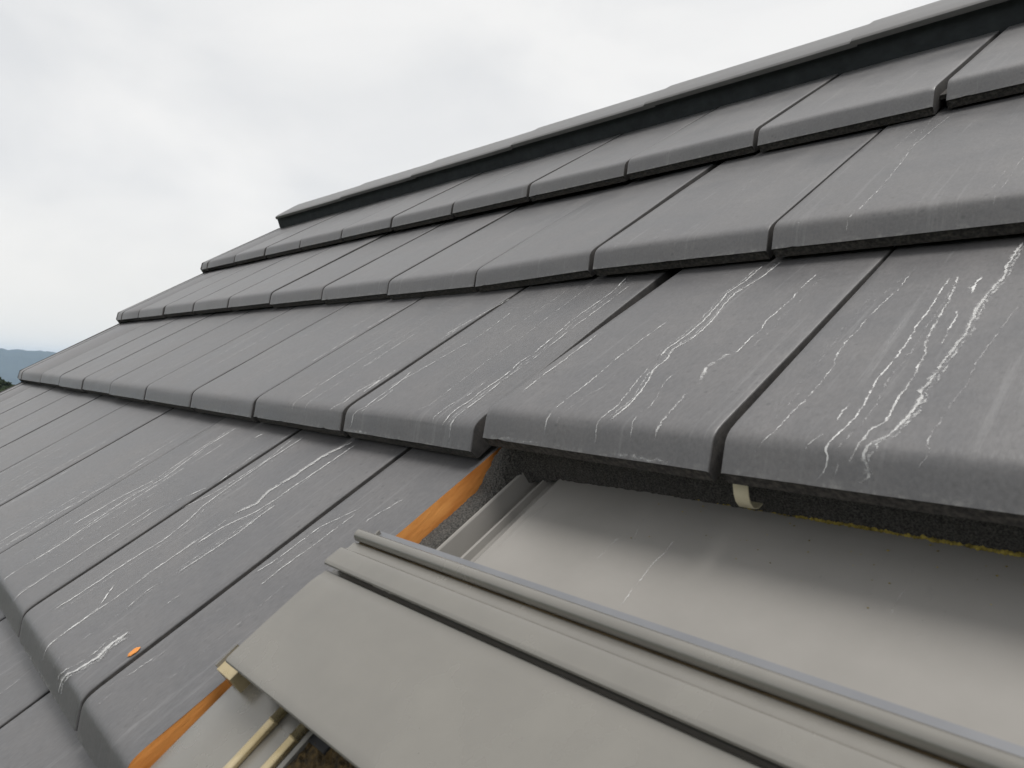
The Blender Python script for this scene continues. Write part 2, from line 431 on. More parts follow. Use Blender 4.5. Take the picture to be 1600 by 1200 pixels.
# ---- tile meshes
def tile_mesh(name, x0, x1, cut_right=False, cut_left=False, groove=None, skirt=None, seed=0):
    """one flat tile: bull-nosed front, drip arris, thickness; x runs along the eaves"""
    ys = [0.0, 0.0045, 0.009, 0.0135, 0.0148, 0.0160, 0.0172, 0.0185, 0.0200, 0.0215, 0.0235, 0.026, 0.030, 0.034, 0.06]
    ys += lin(0.09, TL, 12)
    bev = 0.0013
    st = [(x0, bev), (x0 + bev * 0.3, bev * 0.35), (x0 + bev, 0.0)]
    if cut_left: st = [(x0, 0.0)]
    mid = []
    if groove:
        g0, g1 = groove
        mid = [(g0 - 0.0012, 0.0), (g0, 0.010), (g1, 0.010), (g1 + 0.0012, 0.0)]
    en = [(x1 - bev, 0.0), (x1 - bev * 0.3, bev * 0.35), (x1, bev)]
    if cut_right: en = [(x1, 0.0)]
    st = st + mid + ([] if groove else [(x, 0.0) for x in lin(x0 + 0.008, x1 - 0.008, max(3, int((x1 - x0) / 0.0075)))]) + en
    st.sort(key=lambda q: q[0])
    ns = len(st)
    rnd = random.Random(len(name) + int(x1 * 1000) + seed * 77)
    v = []; f = []; fm = []
    for j, y in enumerate(ys):
        for i, (x, dz) in enumerate(st):
            xx = x
            if cut_right and i == ns - 1: xx = x + rnd.uniform(-0.0004, 0.0004)
            wz = 0.0007 * noise.noise((x * 9 + seed * 7.3, y * 7, 1.5)) * min(1.0, y / 0.02)
            wy = 0.0006 * noise.noise((x * 14 + seed * 5.1, 3.0, 0.5)) * (1 if y < 0.016 else 0)
            nk = 0.0
            if j == 0:
                nk = max(0.0, noise.noise((x * 210 + seed * 31.0, 0.0, 4.0)) - 0.25) * 0.0020
                if rnd.random() < 0.02: nk += rnd.uniform(0.0004, 0.0012)
            v.append((xx, y + wy + nk + (0.0009 if (0.0012 < dz < 0.005 and y < 0.016) else 0), hgt(y) - dz + wz + nk * 0.35))
    ny = len(ys)
    for j in range(ny - 1):
        for i in range(ns - 1):
            f.append((j * ns + i, j * ns + i + 1, (j + 1) * ns + i + 1, (j + 1) * ns + i)); fm.append(1 if max(st[i][1], st[i + 1][1]) > 0.005 else 0)
    # underside outline follows the top, with the drip face set back under the arris
    b0 = len(v)
    und = [(0.0022, -0.0010), (0.0040, -0.0122), (0.018, -0.0132)] + [(y, hgt(y) - THICK) for y in lin(0.05, TL, 5)]
    xb = [x0 + 0.0006, x1 - 0.0006]
    if cut_right: xb[1] = x1
    if cut_left: xb[0] = x0
    for (y, z) in und:
        for x in xb: v.append((x, y, z))
    nu = len(und)
    for j in range(nu - 1):
        a = b0 + j * 2
        f.append((a, a + 2, a + 3, a + 1)); fm.append(1)
    # front: arris row to first underside row
    f.append(tuple([b0, b0 + 1] + [i for i in reversed(range(ns))])); fm.append(1)
    # back
    f.append(tuple([(ny - 1) * ns + i for i in range(ns)] + [b0 + (nu - 1) * 2 + 1, b0 + (nu - 1) * 2])); fm.append(1)
    # sides: fan between top rim and underside rim
    for col, bc, mi in ((0, 0, 2 if cut_left else 3), (ns - 1, 1, 2 if cut_right else 3)):
        top = [j * ns + col for j in range(ny)]
        bot = [b0 + j * 2 + bc for j in range(nu)]
        ti = 0
        for j in range(nu - 1):
            # advance along the top until its y passes the next underside point
            tj = ti
            ynext = und[j + 1][0]
            while tj < ny - 1 and (ys[tj + 1] <= ynext + 1e-6 or j == nu - 2): tj += 1
            poly = [bot[j]] + top[ti:tj + 1] + [bot[j + 1]]
            if len(poly) >= 3: f.append(tuple(poly)); fm.append(mi)
            ti = tj
    if skirt:
        # turned-down flange along the verge
        n0 = len(v); d0 = skirt
        for y in (0.001, 0.02, TL):
            z = hgt(y) + 0.0015
            for (x, dz) in ((x0 - 0.016, 0.0), (x0 - 0.0008, 0.0), (x0 - 0.0008, -d0), (x0 - 0.016, -d0)):
                v.append((x, y + 0.002, z + dz))
        for j in range(2):
            for q_ in range(4):
                a = n0 + j * 4 + q_; b_ = n0 + j * 4 + (q_ + 1) % 4
                f.append((a, b_, b_ + 4, a + 4)); fm.append(1)
        f.append((n0, n0 + 1, n0 + 2, n0 + 3)); fm.append(1)
        f.append((n0 + 11, n0 + 10, n0 + 9, n0 + 8)); fm.append(1)
    # interlocking side lap under the right-hand neighbour
    if not cut_right:
        n0 = len(v)
        for y in (0.034, TL - 0.02):
            for (x, dz) in ((x1 - 0.004, -0.0155), (x1 + 0.022, -0.0155), (x1 + 0.022, -0.0215), (x1 - 0.004, -0.0215)):
                v.append((x, y, hgt(max(y, 0.036)) + dz))
        for q_ in range(4):
            a = n0 + q_; b_ = n0 + (q_ + 1) % 4
            f.append((a, b_, b_ + 4, a + 4)); fm.append(1)
        f.append((n0, n0 + 1, n0 + 2, n0 + 3)); fm.append(1)
        f.append((n0 + 7, n0 + 6, n0 + 5, n0 + 4)); fm.append(1)
    o = mesh_obj(name, v, f, None, None, mats=[M['tile'], M['tile_under'], M['clay'], M['tile_side']], fmat=fm)
    me = o.data; bpy.data.objects.remove(o)
    shade_auto(me, 34)
    return me

GAP = 0.0080
U_CUT_L, U_CUT_R = -0.262, 0.80     # the window is let in between these cuts
tile_std = [tile_mesh('roof_tile', GAP / 2, TW - GAP / 2, seed=q_) for q_ in range(6)]
# small displacements read off the roof: (du, dv, dw)
SHIFT = {(1, -1): (0.0055, 0.006, 0.0155), (1, 0): (-0.0025, 0.005, 0.0140), (1, 1): (0, 0.004, 0.012), (1, 2): (0, 0.002, 0.008),
         (2, -0.5): (-0.005, -0.010, 0.004), (2, -1.5): (-0.004, -0.008, 0.002), (2, -2.5): (0.011, -0.015, -0.003), (2, -3.5): (0.012, -0.012, -0.0035),
         (2, -4.5): (0.011, -0.006, -0.003), (2, -5.5): (0.011, -0.002, -0.002), (2, -6.5): (0.009, 0.002, 0), (2, -7.5): (0.006, 0.003, 0), (2, -8.5): (0.004, 0.003, 0),
         (2, 0.5): (0.0, -0.006, 0.004), (3, 0): (0.003, 0.012, 0), (1, -2): (-0.001, 0.001, 0)}
XSC = {(1, -1): 0.968, (1, -2): 0.965, (2, -2.5): 0.94}
ROT = {(1, -1): (-0.037, 0, -0.013), (1, 0): (-0.034, 0, 0), (1, 1): (-0.028, 0, 0), (1, 2): (-0.018, 0, 0), (2, -2.5): (0, -0.020, 0.030)}
TILES = {}
rj = random.Random(5)
for k in range(-3, 4):
    i = -10 + bond(k) if k % 2 else -9.5
    i = -9.0 if k % 2 else -9.5
    # verge tile at the gable end
    u_edge = -10.46 * TW
    uj = i * TW + COFF[k]
    wv = uj - u_edge
    me = tile_mesh('verge_tile', -wv + 0.001, -GAP / 2, groove=(-10.25 * TW - uj, -10.25 * TW - uj + 0.009), skirt=0.085)
    me.name = 'verge_tile'
    o = link('verge_tile', me, roof, (uj, k * TD, 0))
    while i < 11:
        uj = i * TW + COFF[k]
        du, dv, dw = SHIFT.get((k, i), (0, 0, 0))
        if (k, i) not in SHIFT:
            du, dv, dw = rj.uniform(-0.0010, 0.0010), rj.uniform(-0.0018, 0.0018), rj.uniform(-0.0006, 0.0009)
        x0, x1 = uj, uj + TW
        in_win = -2.6 < k < 0.5
        if in_win and x1 > U_CUT_L and x0 < U_CUT_R:
            if x0 < U_CUT_L - 0.02:
                me = tile_mesh('cut_tile', GAP / 2, U_CUT_L - x0, cut_right=True)
                o = link('roof_tile', me, roof, (x0, k * TD, 0))
                tag(o, 'sawn tile with bare orange clay edge beside the roof window' if k == 0 else None)
                TILES[(k, i)] = (x0, k * TD, 0.0, U_CUT_L - x0, (0, 0, 0))
            elif x1 > U_CUT_R + 0.02:
                me = tile_mesh('cut_tile', U_CUT_R - x0, TW - GAP / 2, cut_left=True)
                link('roof_tile', me, roof, (x0, k * TD, 0))
        else:
            o = link('roof_tile', tile_std[rj.randrange(6)], roof, (uj + du, k * TD + dv, dw))
            o.rotation_euler = (rj.uniform(-0.0012, 0.0012), rj.uniform(-0.0022, 0.0022), rj.uniform(-0.0015, 0.0015))
            if (k, i) in XSC: o.scale = (XSC[(k, i)], 1, 1)
            if (k, i) in SHIFT: o.rotation_euler = ROT.get((k, i), (0, 0, 0))
            TILES[(k, i)] = (uj + du, k * TD + dv, dw, TW * XSC.get((k, i), 1.0), ROT.get((k, i), (0, 0, 0)))
        i += 1.0

# ---- lime streaks: thin crusts that ran down the tiles
STREAKS=[
(1,1,1,3.6,[(0.1062,0.3511),(0.1054,0.3245),(0.1056,0.2946),(0.1081,0.2681),(0.1056,0.248),(0.1036,0.2324),(0.1034,0.2097),(0.1051,0.1879),(0.1068,0.1673),(0.1054,0.1575),(0.1044,0.1416),(0.1035,0.1262),(0.1037,0.1114),(0.1032,0.1),(0.1017,0.086),(0.1041,0.0795),(0.1039,0.0601),(0.1023,0.0427),(0.1,0.0318),(0.0934,0.0237),(0.0922,0.0182),(0.0906,0.0144),(0.0935,0.0105),(0.0952,0.0065),(0.0913,0.0038),(0.088,0.005)]),
(1,1,0.75,2.6,[(0.0698,0.2799),(0.0701,0.2495),(0.0716,0.2247),(0.0719,0.2052),(0.0714,0.1866),(0.0731,0.1617),(0.0733,0.1383),(0.0729,0.1223),(0.0714,0.0979),(0.0738,0.0752),(0.0752,0.0565),(0.0741,0.0384),(0.0711,0.0262),(0.0691,0.0165),(0.0695,0.0153),(0.0704,0.0103),(0.0693,0.0059),(0.0657,0.0025),(0.0676,-0.0001)]),
(1,1,0.8,2.8,[(0.0749,0.2834),(0.0815,0.2275),(0.0825,0.1968),(0.0838,0.1717),(0.0851,0.1546),(0.0903,0.1384),(0.0903,0.129),(0.0917,0.1109),(0.0922,0.0964),(0.0919,0.077),(0.0927,0.0587),(0.0931,0.0462),(0.0887,0.0382),(0.0878,0.0266),(0.0857,0.0181),(0.0853,0.0175),(0.0842,0.0126),(0.0862,0.0069)]),
(1,1,0.8,3.4,[(0.0938,0.2773),(0.0918,0.2669),(0.0929,0.25),(0.0929,0.2379)]),
(1,1,0.65,2.6,[(0.0921,0.2127),(0.0935,0.1959),(0.0949,0.1746),(0.0951,0.1611),(0.0957,0.1463)]),
(1,1,0.55,2.2,[(0.0361,0.2937),(0.0364,0.2547),(0.0334,0.2335),(0.0314,0.2009),(0.0316,0.1777),(0.0302,0.1556),(0.0319,0.1346),(0.0364,0.1147),(0.0367,0.0988),(0.0367,0.0805),(0.0352,0.0599),(0.0339,0.043),(0.0333,0.0252),(0.028,0.0164),(0.0247,0.0119),(0.0245,0.005)]),
(1,1,0.4,2,[(0.13,0.2214),(0.1267,0.2002),(0.1251,0.1666),(0.1238,0.1508),(0.1228,0.1238),(0.1241,0.0986),(0.1222,0.0749),(0.1214,0.0526),(0.1206,0.0319),(0.1234,0.022),(0.1225,0.016),(0.1195,0.0127),(0.1177,0.0047)]),
(1,1,0.28,2,[(0.038,0.3103),(0.0254,0.2431),(0.0214,0.1977),(0.0212,0.1631),(0.0237,0.1242),(0.0252,0.0981)]),
(1,1,0.28,2,[(0.0568,0.2602),(0.0592,0.2142),(0.0604,0.162),(0.0638,0.1252),(0.0636,0.1095),(0.0624,0.0856)]),
(1,1,0.65,2,[(0.0657,0.0689),(0.0652,0.0526),(0.0661,0.0397)]),
(1,1,0.38,1.8,[(0.0679,0.0349),(0.0609,0.0229),(0.0565,0.0165),(0.0564,0.0096)]),
(1,1,0.25,2,[(0.0289,0.089),(0.0273,0.0648),(0.0258,0.0419),(0.0238,0.024),(0.0192,0.0169),(0.0181,0.0084)]),
(1,1,1,2.2,[(-0.126,0.3526),(-0.1246,0.3055),(-0.1293,0.2734),(-0.1249,0.2517),(-0.1216,0.2287),(-0.1185,0.2067),(-0.118,0.1745),(-0.1219,0.1442),(-0.1177,0.1235)]),
(1,1,1,2.3,[(-0.1084,0.3605),(-0.1102,0.3141),(-0.1193,0.2719),(-0.1171,0.2457),(-0.1096,0.2108),(-0.1075,0.183),(-0.1083,0.1654),(-0.1152,0.1442),(-0.1091,0.1237),(-0.1106,0.104),(-0.1042,0.0891),(-0.0985,0.0678),(-0.0947,0.0441),(-0.0958,0.031),(-0.097,0.0204)]),
(1,1,0.7,1.8,[(-0.1187,0.1115),(-0.1144,0.0885),(-0.1103,0.0667),(-0.1042,0.043),(-0.1072,0.0266),(-0.108,0.0177),(-0.1076,0.0099),(-0.1072,0.004)]),
(1,1,0.85,1.9,[(-0.0518,0.3131),(-0.0533,0.2821),(-0.0505,0.2473),(-0.052,0.2196),(-0.0536,0.2042),(-0.0493,0.1845),(-0.0508,0.1639),(-0.0503,0.144),(-0.0501,0.1344)]),
(1,1,0.5,9,[(-0.0541,0.144),(-0.0566,0.1305),(-0.061,0.121),(-0.0625,0.1097),(-0.0564,0.0921),(-0.0525,0.0819)]),
(1,1,0.45,4,[(-0.0525,0.0819),(-0.0556,0.0648),(-0.0532,0.0425),(-0.0518,0.0252),(-0.052,0.0135),(-0.0523,0.0068)]),
(1,1,0.5,1.6,[(-0.0853,0.1051),(-0.0859,0.083),(-0.079,0.0626),(-0.0744,0.0464),(-0.0774,0.0332),(-0.0764,0.0225),(-0.075,0.0156),(-0.0737,0.0064)]),
(1,1,0.25,1.6,[(-0.1587,0.3296),(-0.1581,0.2559),(-0.1418,0.18),(-0.1405,0.1486),(-0.1394,0.1189)]),
(1,1,0.4,1.8,[(-0.1442,0.1025),(-0.1403,0.0716),(-0.1465,0.0525),(-0.1481,0.0311),(-0.1503,0.0179),(-0.15,0.0109)]),
(1,1,0.3,1.6,[(-0.0512,0.1846),(-0.0627,0.1725),(-0.0721,0.1562)]),
(1,0,0.9,2.2,[(-0.3188,0.3731),(-0.3081,0.3148),(-0.311,0.274),(-0.3137,0.2352),(-0.3074,0.1879),(-0.3046,0.1583),(-0.3092,0.1345),(-0.3043,0.1118),(-0.3068,0.0809),(-0.3041,0.1053),(-0.3058,0.0923),(-0.3083,0.0733),(-0.3071,0.0581),(-0.3102,0.0428),(-0.3099,0.0314),(-0.3082,0.0199),(-0.3109,0.0118)]),
(1,0,0.6,1.9,[(-0.3198,0.0978),(-0.321,0.0785),(-0.3203,0.066),(-0.3271,0.047),(-0.3297,0.0218),(-0.3251,0.0132)]),
(1,0,0.5,1.8,[(-0.3647,0.3549),(-0.3632,0.2974),(-0.3619,0.244),(-0.3593,0.1889),(-0.3639,0.1378),(-0.3623,0.1158),(-0.3602,0.0721),(-0.3586,0.0405),(-0.3702,0.0273),(-0.3639,0.0145)]),
(1,0,0.75,2.4,[(-0.4763,0.1108),(-0.4679,0.0813),(-0.4669,0.0633),(-0.4648,0.026),(-0.4797,0.0147),(-0.479,0.0057),(-0.4859,0.0022)]),
(1,0,0.85,2.6,[(-0.4954,0.3239),(-0.5118,0.2547),(-0.5252,0.195),(-0.5134,0.1228),(-0.511,0.0572),(-0.5139,0.0858),(-0.5249,0.0585),(-0.5188,0.0302),(-0.5393,0.0131)]),
(1,0,0.7,2,[(-0.449,0.2744),(-0.4431,0.2042),(-0.4598,0.1246),(-0.4728,0.0746),(-0.4582,0.064),(-0.4563,0.0364),(-0.462,0.0212),(-0.4691,0.0139)]),
(1,0,0.4,1.8,[(-0.8647,0.3526),(-0.8447,0.2543),(-0.8467,0.1949),(-0.8486,0.1386),(-0.8464,0.0536)]),
(1,0,0.35,1.8,[(-0.6431,0.3422),(-0.6409,0.2433),(-0.6628,0.1789),(-0.6577,0.1005),(-0.6313,0.0365)]),
(0,0,1,5,[(-0.4913,0.3728),(-0.5104,0.3311),(-0.5105,0.2946),(-0.517,0.2632),(-0.5077,0.2417),(-0.522,0.2193)]),
(0,0,0.75,3,[(-0.4803,0.3691),(-0.4821,0.3211),(-0.4856,0.2805),(-0.4855,0.2568),(-0.4896,0.2327),(-0.5086,0.2006),(-0.5129,0.1692)]),
(0,0,0.95,2.4,[(-0.4738,0.2506),(-0.474,0.2281),(-0.471,0.1989),(-0.4736,0.1734),(-0.4791,0.1362)]),
(0,0,0.45,3,[(-0.5201,0.2152),(-0.5188,0.1715),(-0.5211,0.1376),(-0.5228,0.1132)]),
(0,0,0.4,2.4,[(-0.431,0.1312),(-0.434,0.1092),(-0.4347,0.0921)]),
(0,0,1,5,[(-0.4332,0.0747),(-0.4349,0.0566),(-0.4292,0.0438),(-0.4339,0.0272),(-0.4486,0.0138),(-0.4511,0.0041)]),
(0,0,0.5,3.5,[(-0.5519,0.095),(-0.522,0.0685),(-0.5197,0.0481),(-0.5193,0.0174),(-0.519,0.0071)]),
(0,0,0.8,2,[(-0.6018,0.3663),(-0.6049,0.3012),(-0.6026,0.2527),(-0.5979,0.213),(-0.5862,0.192),(-0.5777,0.1577),(-0.5828,0.1297),(-0.5845,0.1017),(-0.5852,0.0692),(-0.589,0.0389)]),
(0,0,0.8,2.4,[(-0.8,0.3557),(-0.8004,0.3005),(-0.7782,0.2288),(-0.7855,0.1801),(-0.7802,0.1372),(-0.7717,0.0928),(-0.7728,0.0532)]),
(0,0,0.6,2.6,[(-0.8099,0.3471),(-0.8057,0.2862),(-0.7937,0.2192),(-0.8088,0.18),(-0.8185,0.11)]),
(0,0,0.4,3,[(-0.6412,0.36),(-0.6486,0.304),(-0.6365,0.2501),(-0.678,0.1865),(-0.68,0.1166)]),
(0,0,0.5,2,[(-0.6212,0.357),(-0.6075,0.3063),(-0.6102,0.2669),(-0.6154,0.2339),(-0.6356,0.1979)]),
(0,0,0.5,1.6,[(-0.302,0.3077),(-0.3107,0.2835),(-0.3159,0.2684),(-0.3125,0.2598)]),
(0,0,0.55,1.8,[(-0.3427,0.2809),(-0.3654,0.2425),(-0.367,0.1965),(-0.3732,0.1694)]),
(0,0,0.55,1.8,[(-0.3409,0.2733),(-0.3441,0.2149),(-0.3475,0.1888),(-0.3469,0.1618)]),
(0,0,0.35,2.2,[(-0.3606,0.0806),(-0.3656,0.0517),(-0.372,0.0326)]),
(0,0,0.6,3,[(-0.6999,0.3539),(-0.7089,0.3459),(-0.7099,0.336)]),
(0,0,0.6,2.5,[(-0.4031,0.3747),(-0.4072,0.3664),(-0.4126,0.3629)]),
(0,0,0.35,2,[(-0.4859,0.1224),(-0.4859,0.1039),(-0.4792,0.0815)]),
(2,0,0.55,2.6,[(-0.0334,0.3666),(-0.0422,0.2512),(-0.0339,0.1524),(-0.0304,0.0884),(-0.0308,0.0324),(-0.0375,0.0117),(-0.0375,0.0002)]),
(2,0,0.35,2.2,[(-0.0569,0.3866),(-0.0421,0.2143),(-0.0267,0.0866)]),
(2,0,0.35,2,[(-0.0925,0.0672),(-0.0883,0.0214),(-0.0883,0.0043)]),
(2,0,0.45,2,[(-0.3344,0.3389),(-0.3381,0.2238),(-0.3246,0.1033),(-0.3329,0.0202),(-0.3486,0.0012)]),
(2,0,0.4,2,[(-0.2395,0.2694),(-0.2266,0.1009),(-0.2327,0.0385),(-0.2413,0.0056)]),
(2,0,0.45,2.4,[(-0.3258,0.0258),(-0.3453,0.0101),(-0.362,0.0005)]),
(2,0,0.35,2.4,[(0.0798,0.0969),(0.0798,0.035),(0.0764,0.0133),(0.075,0.0031)]),
]

class Lime:
    def __init__(s): s.v = []; s.f = []; s.d = []
    def ribbon(s, pts, wid, stren, place, step=0.0014, jag=1.0, rnd=random):
        # pts: (u, y) along one tile; place(u, y) -> roof-frame point
        dense = []
        for (a, b) in zip(pts, pts[1:]):
            ln = math.hypot(b[0] - a[0], b[1] - a[1]); n = max(1, int(ln / step))
            for q_ in range(n):
                t_ = q_ / n
                dense.append((a[0] + (b[0] - a[0]) * t_, a[1] + (b[1] - a[1]) * t_))
        dense.append(pts[-1])
        sd = rnd.uniform(0, 500)
        n0 = len(s.v)
        N_ = len(dense)
        for j, (u, y) in enumerate(dense):
            jj = y * 100
            lat = 0.0011 * jag * noise.noise((jj * 1.3, sd, 0)) + 0.0008 * jag * noise.noise((jj * 5.0, sd, 3)) + 0.0006 * jag * noise.noise((jj * 15, sd, 7))
            wv_ = wid * (0.8 + 0.8 * noise.noise((jj * 2.0, sd, 11)) + 0.5 * noise.noise((jj * 9, sd, 13)))
            wv_ = max(wv_, wid * 0.25)
            al = 0.88 + 0.8 * noise.noise((jj * 0.9, sd, 17)) + 0.55 * noise.noise((jj * 5, sd, 19))
            endf = min(1.0, j / 6.0, (N_ - 1 - j) / 6.0)
            al = max(0.0, min(1.15, al)) * endf * stren
            for q_, dd in ((-1, 0), (-0.5, 0.85), (0, 1.0), (0.5, 0.8), (1, 0)):
                s.v.append(place(u + lat + q_ * wv_, y)); s.d.append(al * dd)
        for j in range(N_ - 1):
            for q_ in range(4):
                a = n0 + j * 5 + q_
                s.f.append((a, a + 1, a + 6, a + 5))
    def build(s, name, mat, parent):
        me = bpy.data.meshes.new(name)
        me.from_pydata(s.v, [], s.f); me.materials.append(mat)
        at = me.attributes.new('lime_amount', 'FLOAT', 'POINT'); at.data.foreach_set('value', s.d)
        me.polygons.foreach_set('use_smooth', [True] * len(me.polygons)); me.update()
        o = bpy.data.objects.new(name, me); COL.objects.link(o); o.parent = parent
        return tag(o, kind='stuff')
def surf(k, dv, dw, rot=(0, 0, 0), x0=0.0):
    def place(u, y):
        nrm = 0.00045
        vv0 = rot[2] * (u - x0)
        u = u + (0 if abs(rot[2]) < 0.005 else -rot[2] * y * 0.0)
        w0 = hgt(y) + y * rot[0] - (u - x0) * rot[1]
        yy = y + vv0 - hgt(y) * rot[0]
        if y < 0.02: return (u, k * TD + dv + yy - nrm * 0.7, w0 + dw + nrm * 0.7)
        return (u, k * TD + dv + yy, w0 + dw + nrm)
        if y < 0.02: return (u, k * TD + dv + y - nrm * 0.7, hgt(y) + dw + nrm * 0.7)
        return (u, k * TD + dv + y, hgt(y) + dw + nrm)
    return place
lime = Lime()
rs = random.Random(21)
def tile_at(k, u):
    for (kk, i), (x0, v0, dw, wd, rt_) in TILES.items():
        if kk == k and x0 <= u <= x0 + wd: return (x0, v0 - k * TD, dw, wd, rt_)
    return None
for (k, l, st, wd, pts) in STREAKS:
    tt = tile_at(k, sum(p[0] for p in pts) / len(pts)) or (0, 0, 0, 0, (0, 0, 0))
    lime.ribbon(pts, wd * (0.00052 if k == 0 else 0.00040), st * (1.35 if k == 0 else (1.0 if k == 1 else 0.85)), surf(k, tt[1], tt[2], tt[4], tt[0]), rnd=rs)
    if st > 0.9:       # powdery halo round the run
        lime.ribbon(pts, wd * 0.0011, st * 0.36, surf(k, tt[1], tt[2], tt[4], tt[0]), rnd=rs, jag=0.6)
    if st > 0.7:       # fainter threads beside the strong runs
        for q_ in range(3 if k == 0 else 1):
            dx = rs.uniform(-0.012, 0.012)
            lime.ribbon([(p[0] + dx, p[1]) for p in pts], wd * 0.0004, st * 0.45, surf(k, tt[1], tt[2], tt[4], tt[0]), rnd=rs, jag=1.5)
AUTO = {0: (10, 0.42), 1: (8, 0.40), 2: (3, 0.25), 3: (0, 0), -1: (7, 0.4), -2: (2, 0.3), -3: (0, 0)}
for (k, i), (x0, v0, dw, wd, rt_) in TILES.items():
    n_, s_ = AUTO[k]
    if i > 1.2 or k < -1: continue
    near = (k, i) in ((1, 0), (1, -1), (1, -2), (0, -2.5))
    for q_ in range(2 if near else int(rs.randint(max(0, n_ - 2), n_) * wd / TW * (0.5 if wd < 0.2 else 1))):
        u = x0 + rs.uniform(0.01, wd - 0.012)
        ya = rs.uniform(0.15, TD); yb = ya - rs.uniform(0.10, 0.34)
        if rs.random() < 0.35: yb = 0.001
        yb = max(yb, 0.001)
        n = max(3, int((ya - yb) / 0.02))
        uu = u; pts = []
        for t_ in range(n + 1):
            uu += rs.gauss(0, 0.0011)
            pts.append((min(max(uu, x0 + 0.006), x0 + wd - 0.008), ya + (yb - ya) * t_ / n))
        lime.ribbon(pts, rs.uniform(0.0006, 0.0015), s_ * rs.uniform(0.6, 1.8), surf(k, v0 - k * TD, dw, rt_, x0), rnd=rs, step=0.002 if near else 0.003)
    # crust gathered on the drip edge
    if k in (1, 2, 0) and rs.random() < 0.75:
        for q_ in range(rs.randint(1, 3)):
            a = x0 + rs.uniform(0.01, 0.17); b_ = a + rs.uniform(0.015, 0.06)
            n = 14
            pts = [(a + (b_ - a) * t_ / n, 0.0026 + rs.uniform(-0.0012, 0.0025)) for t_ in range(n + 1)]
            pl = surf(k, v0 - k * TD, dw, rt_, x0)
            # a run along u: give it height along y
            n0 = len(lime.v)
            for (u, y) in pts:
                hh = rs.uniform(0.001, 0.004)
                for (yy, dd) in ((0.0006, 0.5), (0.0006 + hh * 0.5, 0.75), (0.0006 + hh, 0.0)):
                    lime.v.append(pl(u, yy)); lime.d.append(dd * rs.uniform(0.4, 1.0) * (0.6 if near else 0.4))
            for t_ in range(n):
                for c_ in range(2):
                    aa = n0 + t_ * 3 + c_
                    lime.f.append((aa, aa + 1, aa + 4, aa + 3))
lime.build('lime_streaks', M['lime'], roof)

# chipped corner showing the clay body on the joint of the lowest full course
ch = []; cf = []
tt = TILES[(0, -2.5)]
cu, cy = tt[0] + tt[3] - 0.0088, 0.066
rc = random.Random(3)
NCH = 16
for ring, (rr_, dz) in enumerate(((1.0, 0.0001), (0.75, 0.0007), (0.4, 0.0008))):
    for a in range(NCH):
        t_ = 2 * math.pi * a / NCH
        q_ = rr_ * rc.uniform(0.85, 1.1)
        y = cy + 0.0056 * q_ * math.sin(t_)
        ch.append((cu + 0.0040 * q_ * math.cos(t_), y, hgt(y) + dz))
for ring in range(2):
    for a in range(NCH):
        i0 = ring * NCH + a; i1 = ring * NCH + (a + 1) % NCH
        cf.append((i0, i1, i1 + NCH, i0 + NCH))
cf.append(tuple(2 * NCH + a for a in range(NCH)))
tag(mesh_obj('clay_flake', ch, cf, M['clay'], roof), 'small orange flake of bare clay at a tile joint')

# ---- ridge: roll of dark fleece under overlapping ridge caps
def far(u, v, w):
    return mirror_pt(u, v, w)
def ridge_cap_mesh():
    # section from the near lower edge over the crest to the far lower edge, outer then inner
    near_ = [(1.462, 0.0255), (1.4612, 0.0300), (1.4620, 0.0342), (1.4650, 0.0362), (1.472, 0.0372), (1.52, 0.0358), (1.565, 0.0340), (1.585, 0.0325), (1.594, 0.0305)]
    inner = [(1.470, 0.0290), (1.474, 0.0292), (1.52, 0.0265), (1.58, 0.0235)]
    LC = 0.455
    us = [0.0, 0.002, 0.012, 0.03, 0.36, LC]
    # tail end is slightly narrower so that the next cap laps over it
    v = []; f = []
    ring = None
    for u in us:
        g = 0.0 if u < 0.02 else -0.0026 * min(1, (u - 0.012) / 0.3)
        e = -0.0014 if u == 0.0 else 0.0
        sec_ = [(a, b + g + e) for a, b in near_]
        pts = [(u, a, b) for a, b in sec_] + [far(u, a, b) for a, b in reversed(sec_)]
        pin = [(u, a, b + g) for a, b in inner] + [far(u, a, b + g) for a, b in reversed(inner)]
        loop = pts + list(reversed(pin))
        ring = len(loop)
        v += loop
    for j in range(len(us) - 1):
        for q_ in range(ring):
            a = j * ring + q_; b_ = j * ring + (q_ + 1) % ring
            f.append((a, b_, b_ + ring, a + ring))
    no, ni = 2 * len(near_), 2 * len(inner)
    for base in (0, (len(us) - 1) * ring):
        # end faces as a strip between outer and inner line
        for q_ in range(no - 1):
            i0 = base + no + ni - 1 - round(q_ * (ni - 1) / (no - 1)); i1 = base + no + ni - 1 - round((q_ + 1) * (ni - 1) / (no - 1))
            poly = [base + q_, base + q_ + 1, i1] + ([i0] if i0 != i1 else [])
            f.append(tuple(poly))
    o = mesh_obj('ridge_cap', v, f, M['cap']); me = o.data; bpy.data.objects.remove(o); shade_auto(me, 30)
    return me
cap = ridge_cap_mesh()
CAPS = [-2.56, -2.04, -1.605, -1.145, -0.717, -0.272, 0.17, 0.61, 1.05, 1.49, 1.93, 2.37]
for q_, u in enumerate(CAPS):
    o = link('ridge_cap', cap, roof, (u, 0, 0))
    if q_ == 0: o.scale = (0.53 / 0.44, 1, 1)
    o.rotation_euler = (0, 0, 0)
mbr = MB()
usr = lin(U_L + 0.03, 2.8, 340)
rr2 = random.Random(8)
def wob(u, a, b):
    return (u, a + 0.004 * noise.noise((u * 40, b * 90, 2)) , b + 0.0025 * noise.noise((u * 55, b * 50, 5)))
mbr.extrude_u([(1.466, -0.034), (1.470, -0.006), (1.474, 0.010), (1.478, 0.0285), (1.52, 0.024), (1.59, 0.016), (1.59, -0.04)], usr, True, wob)
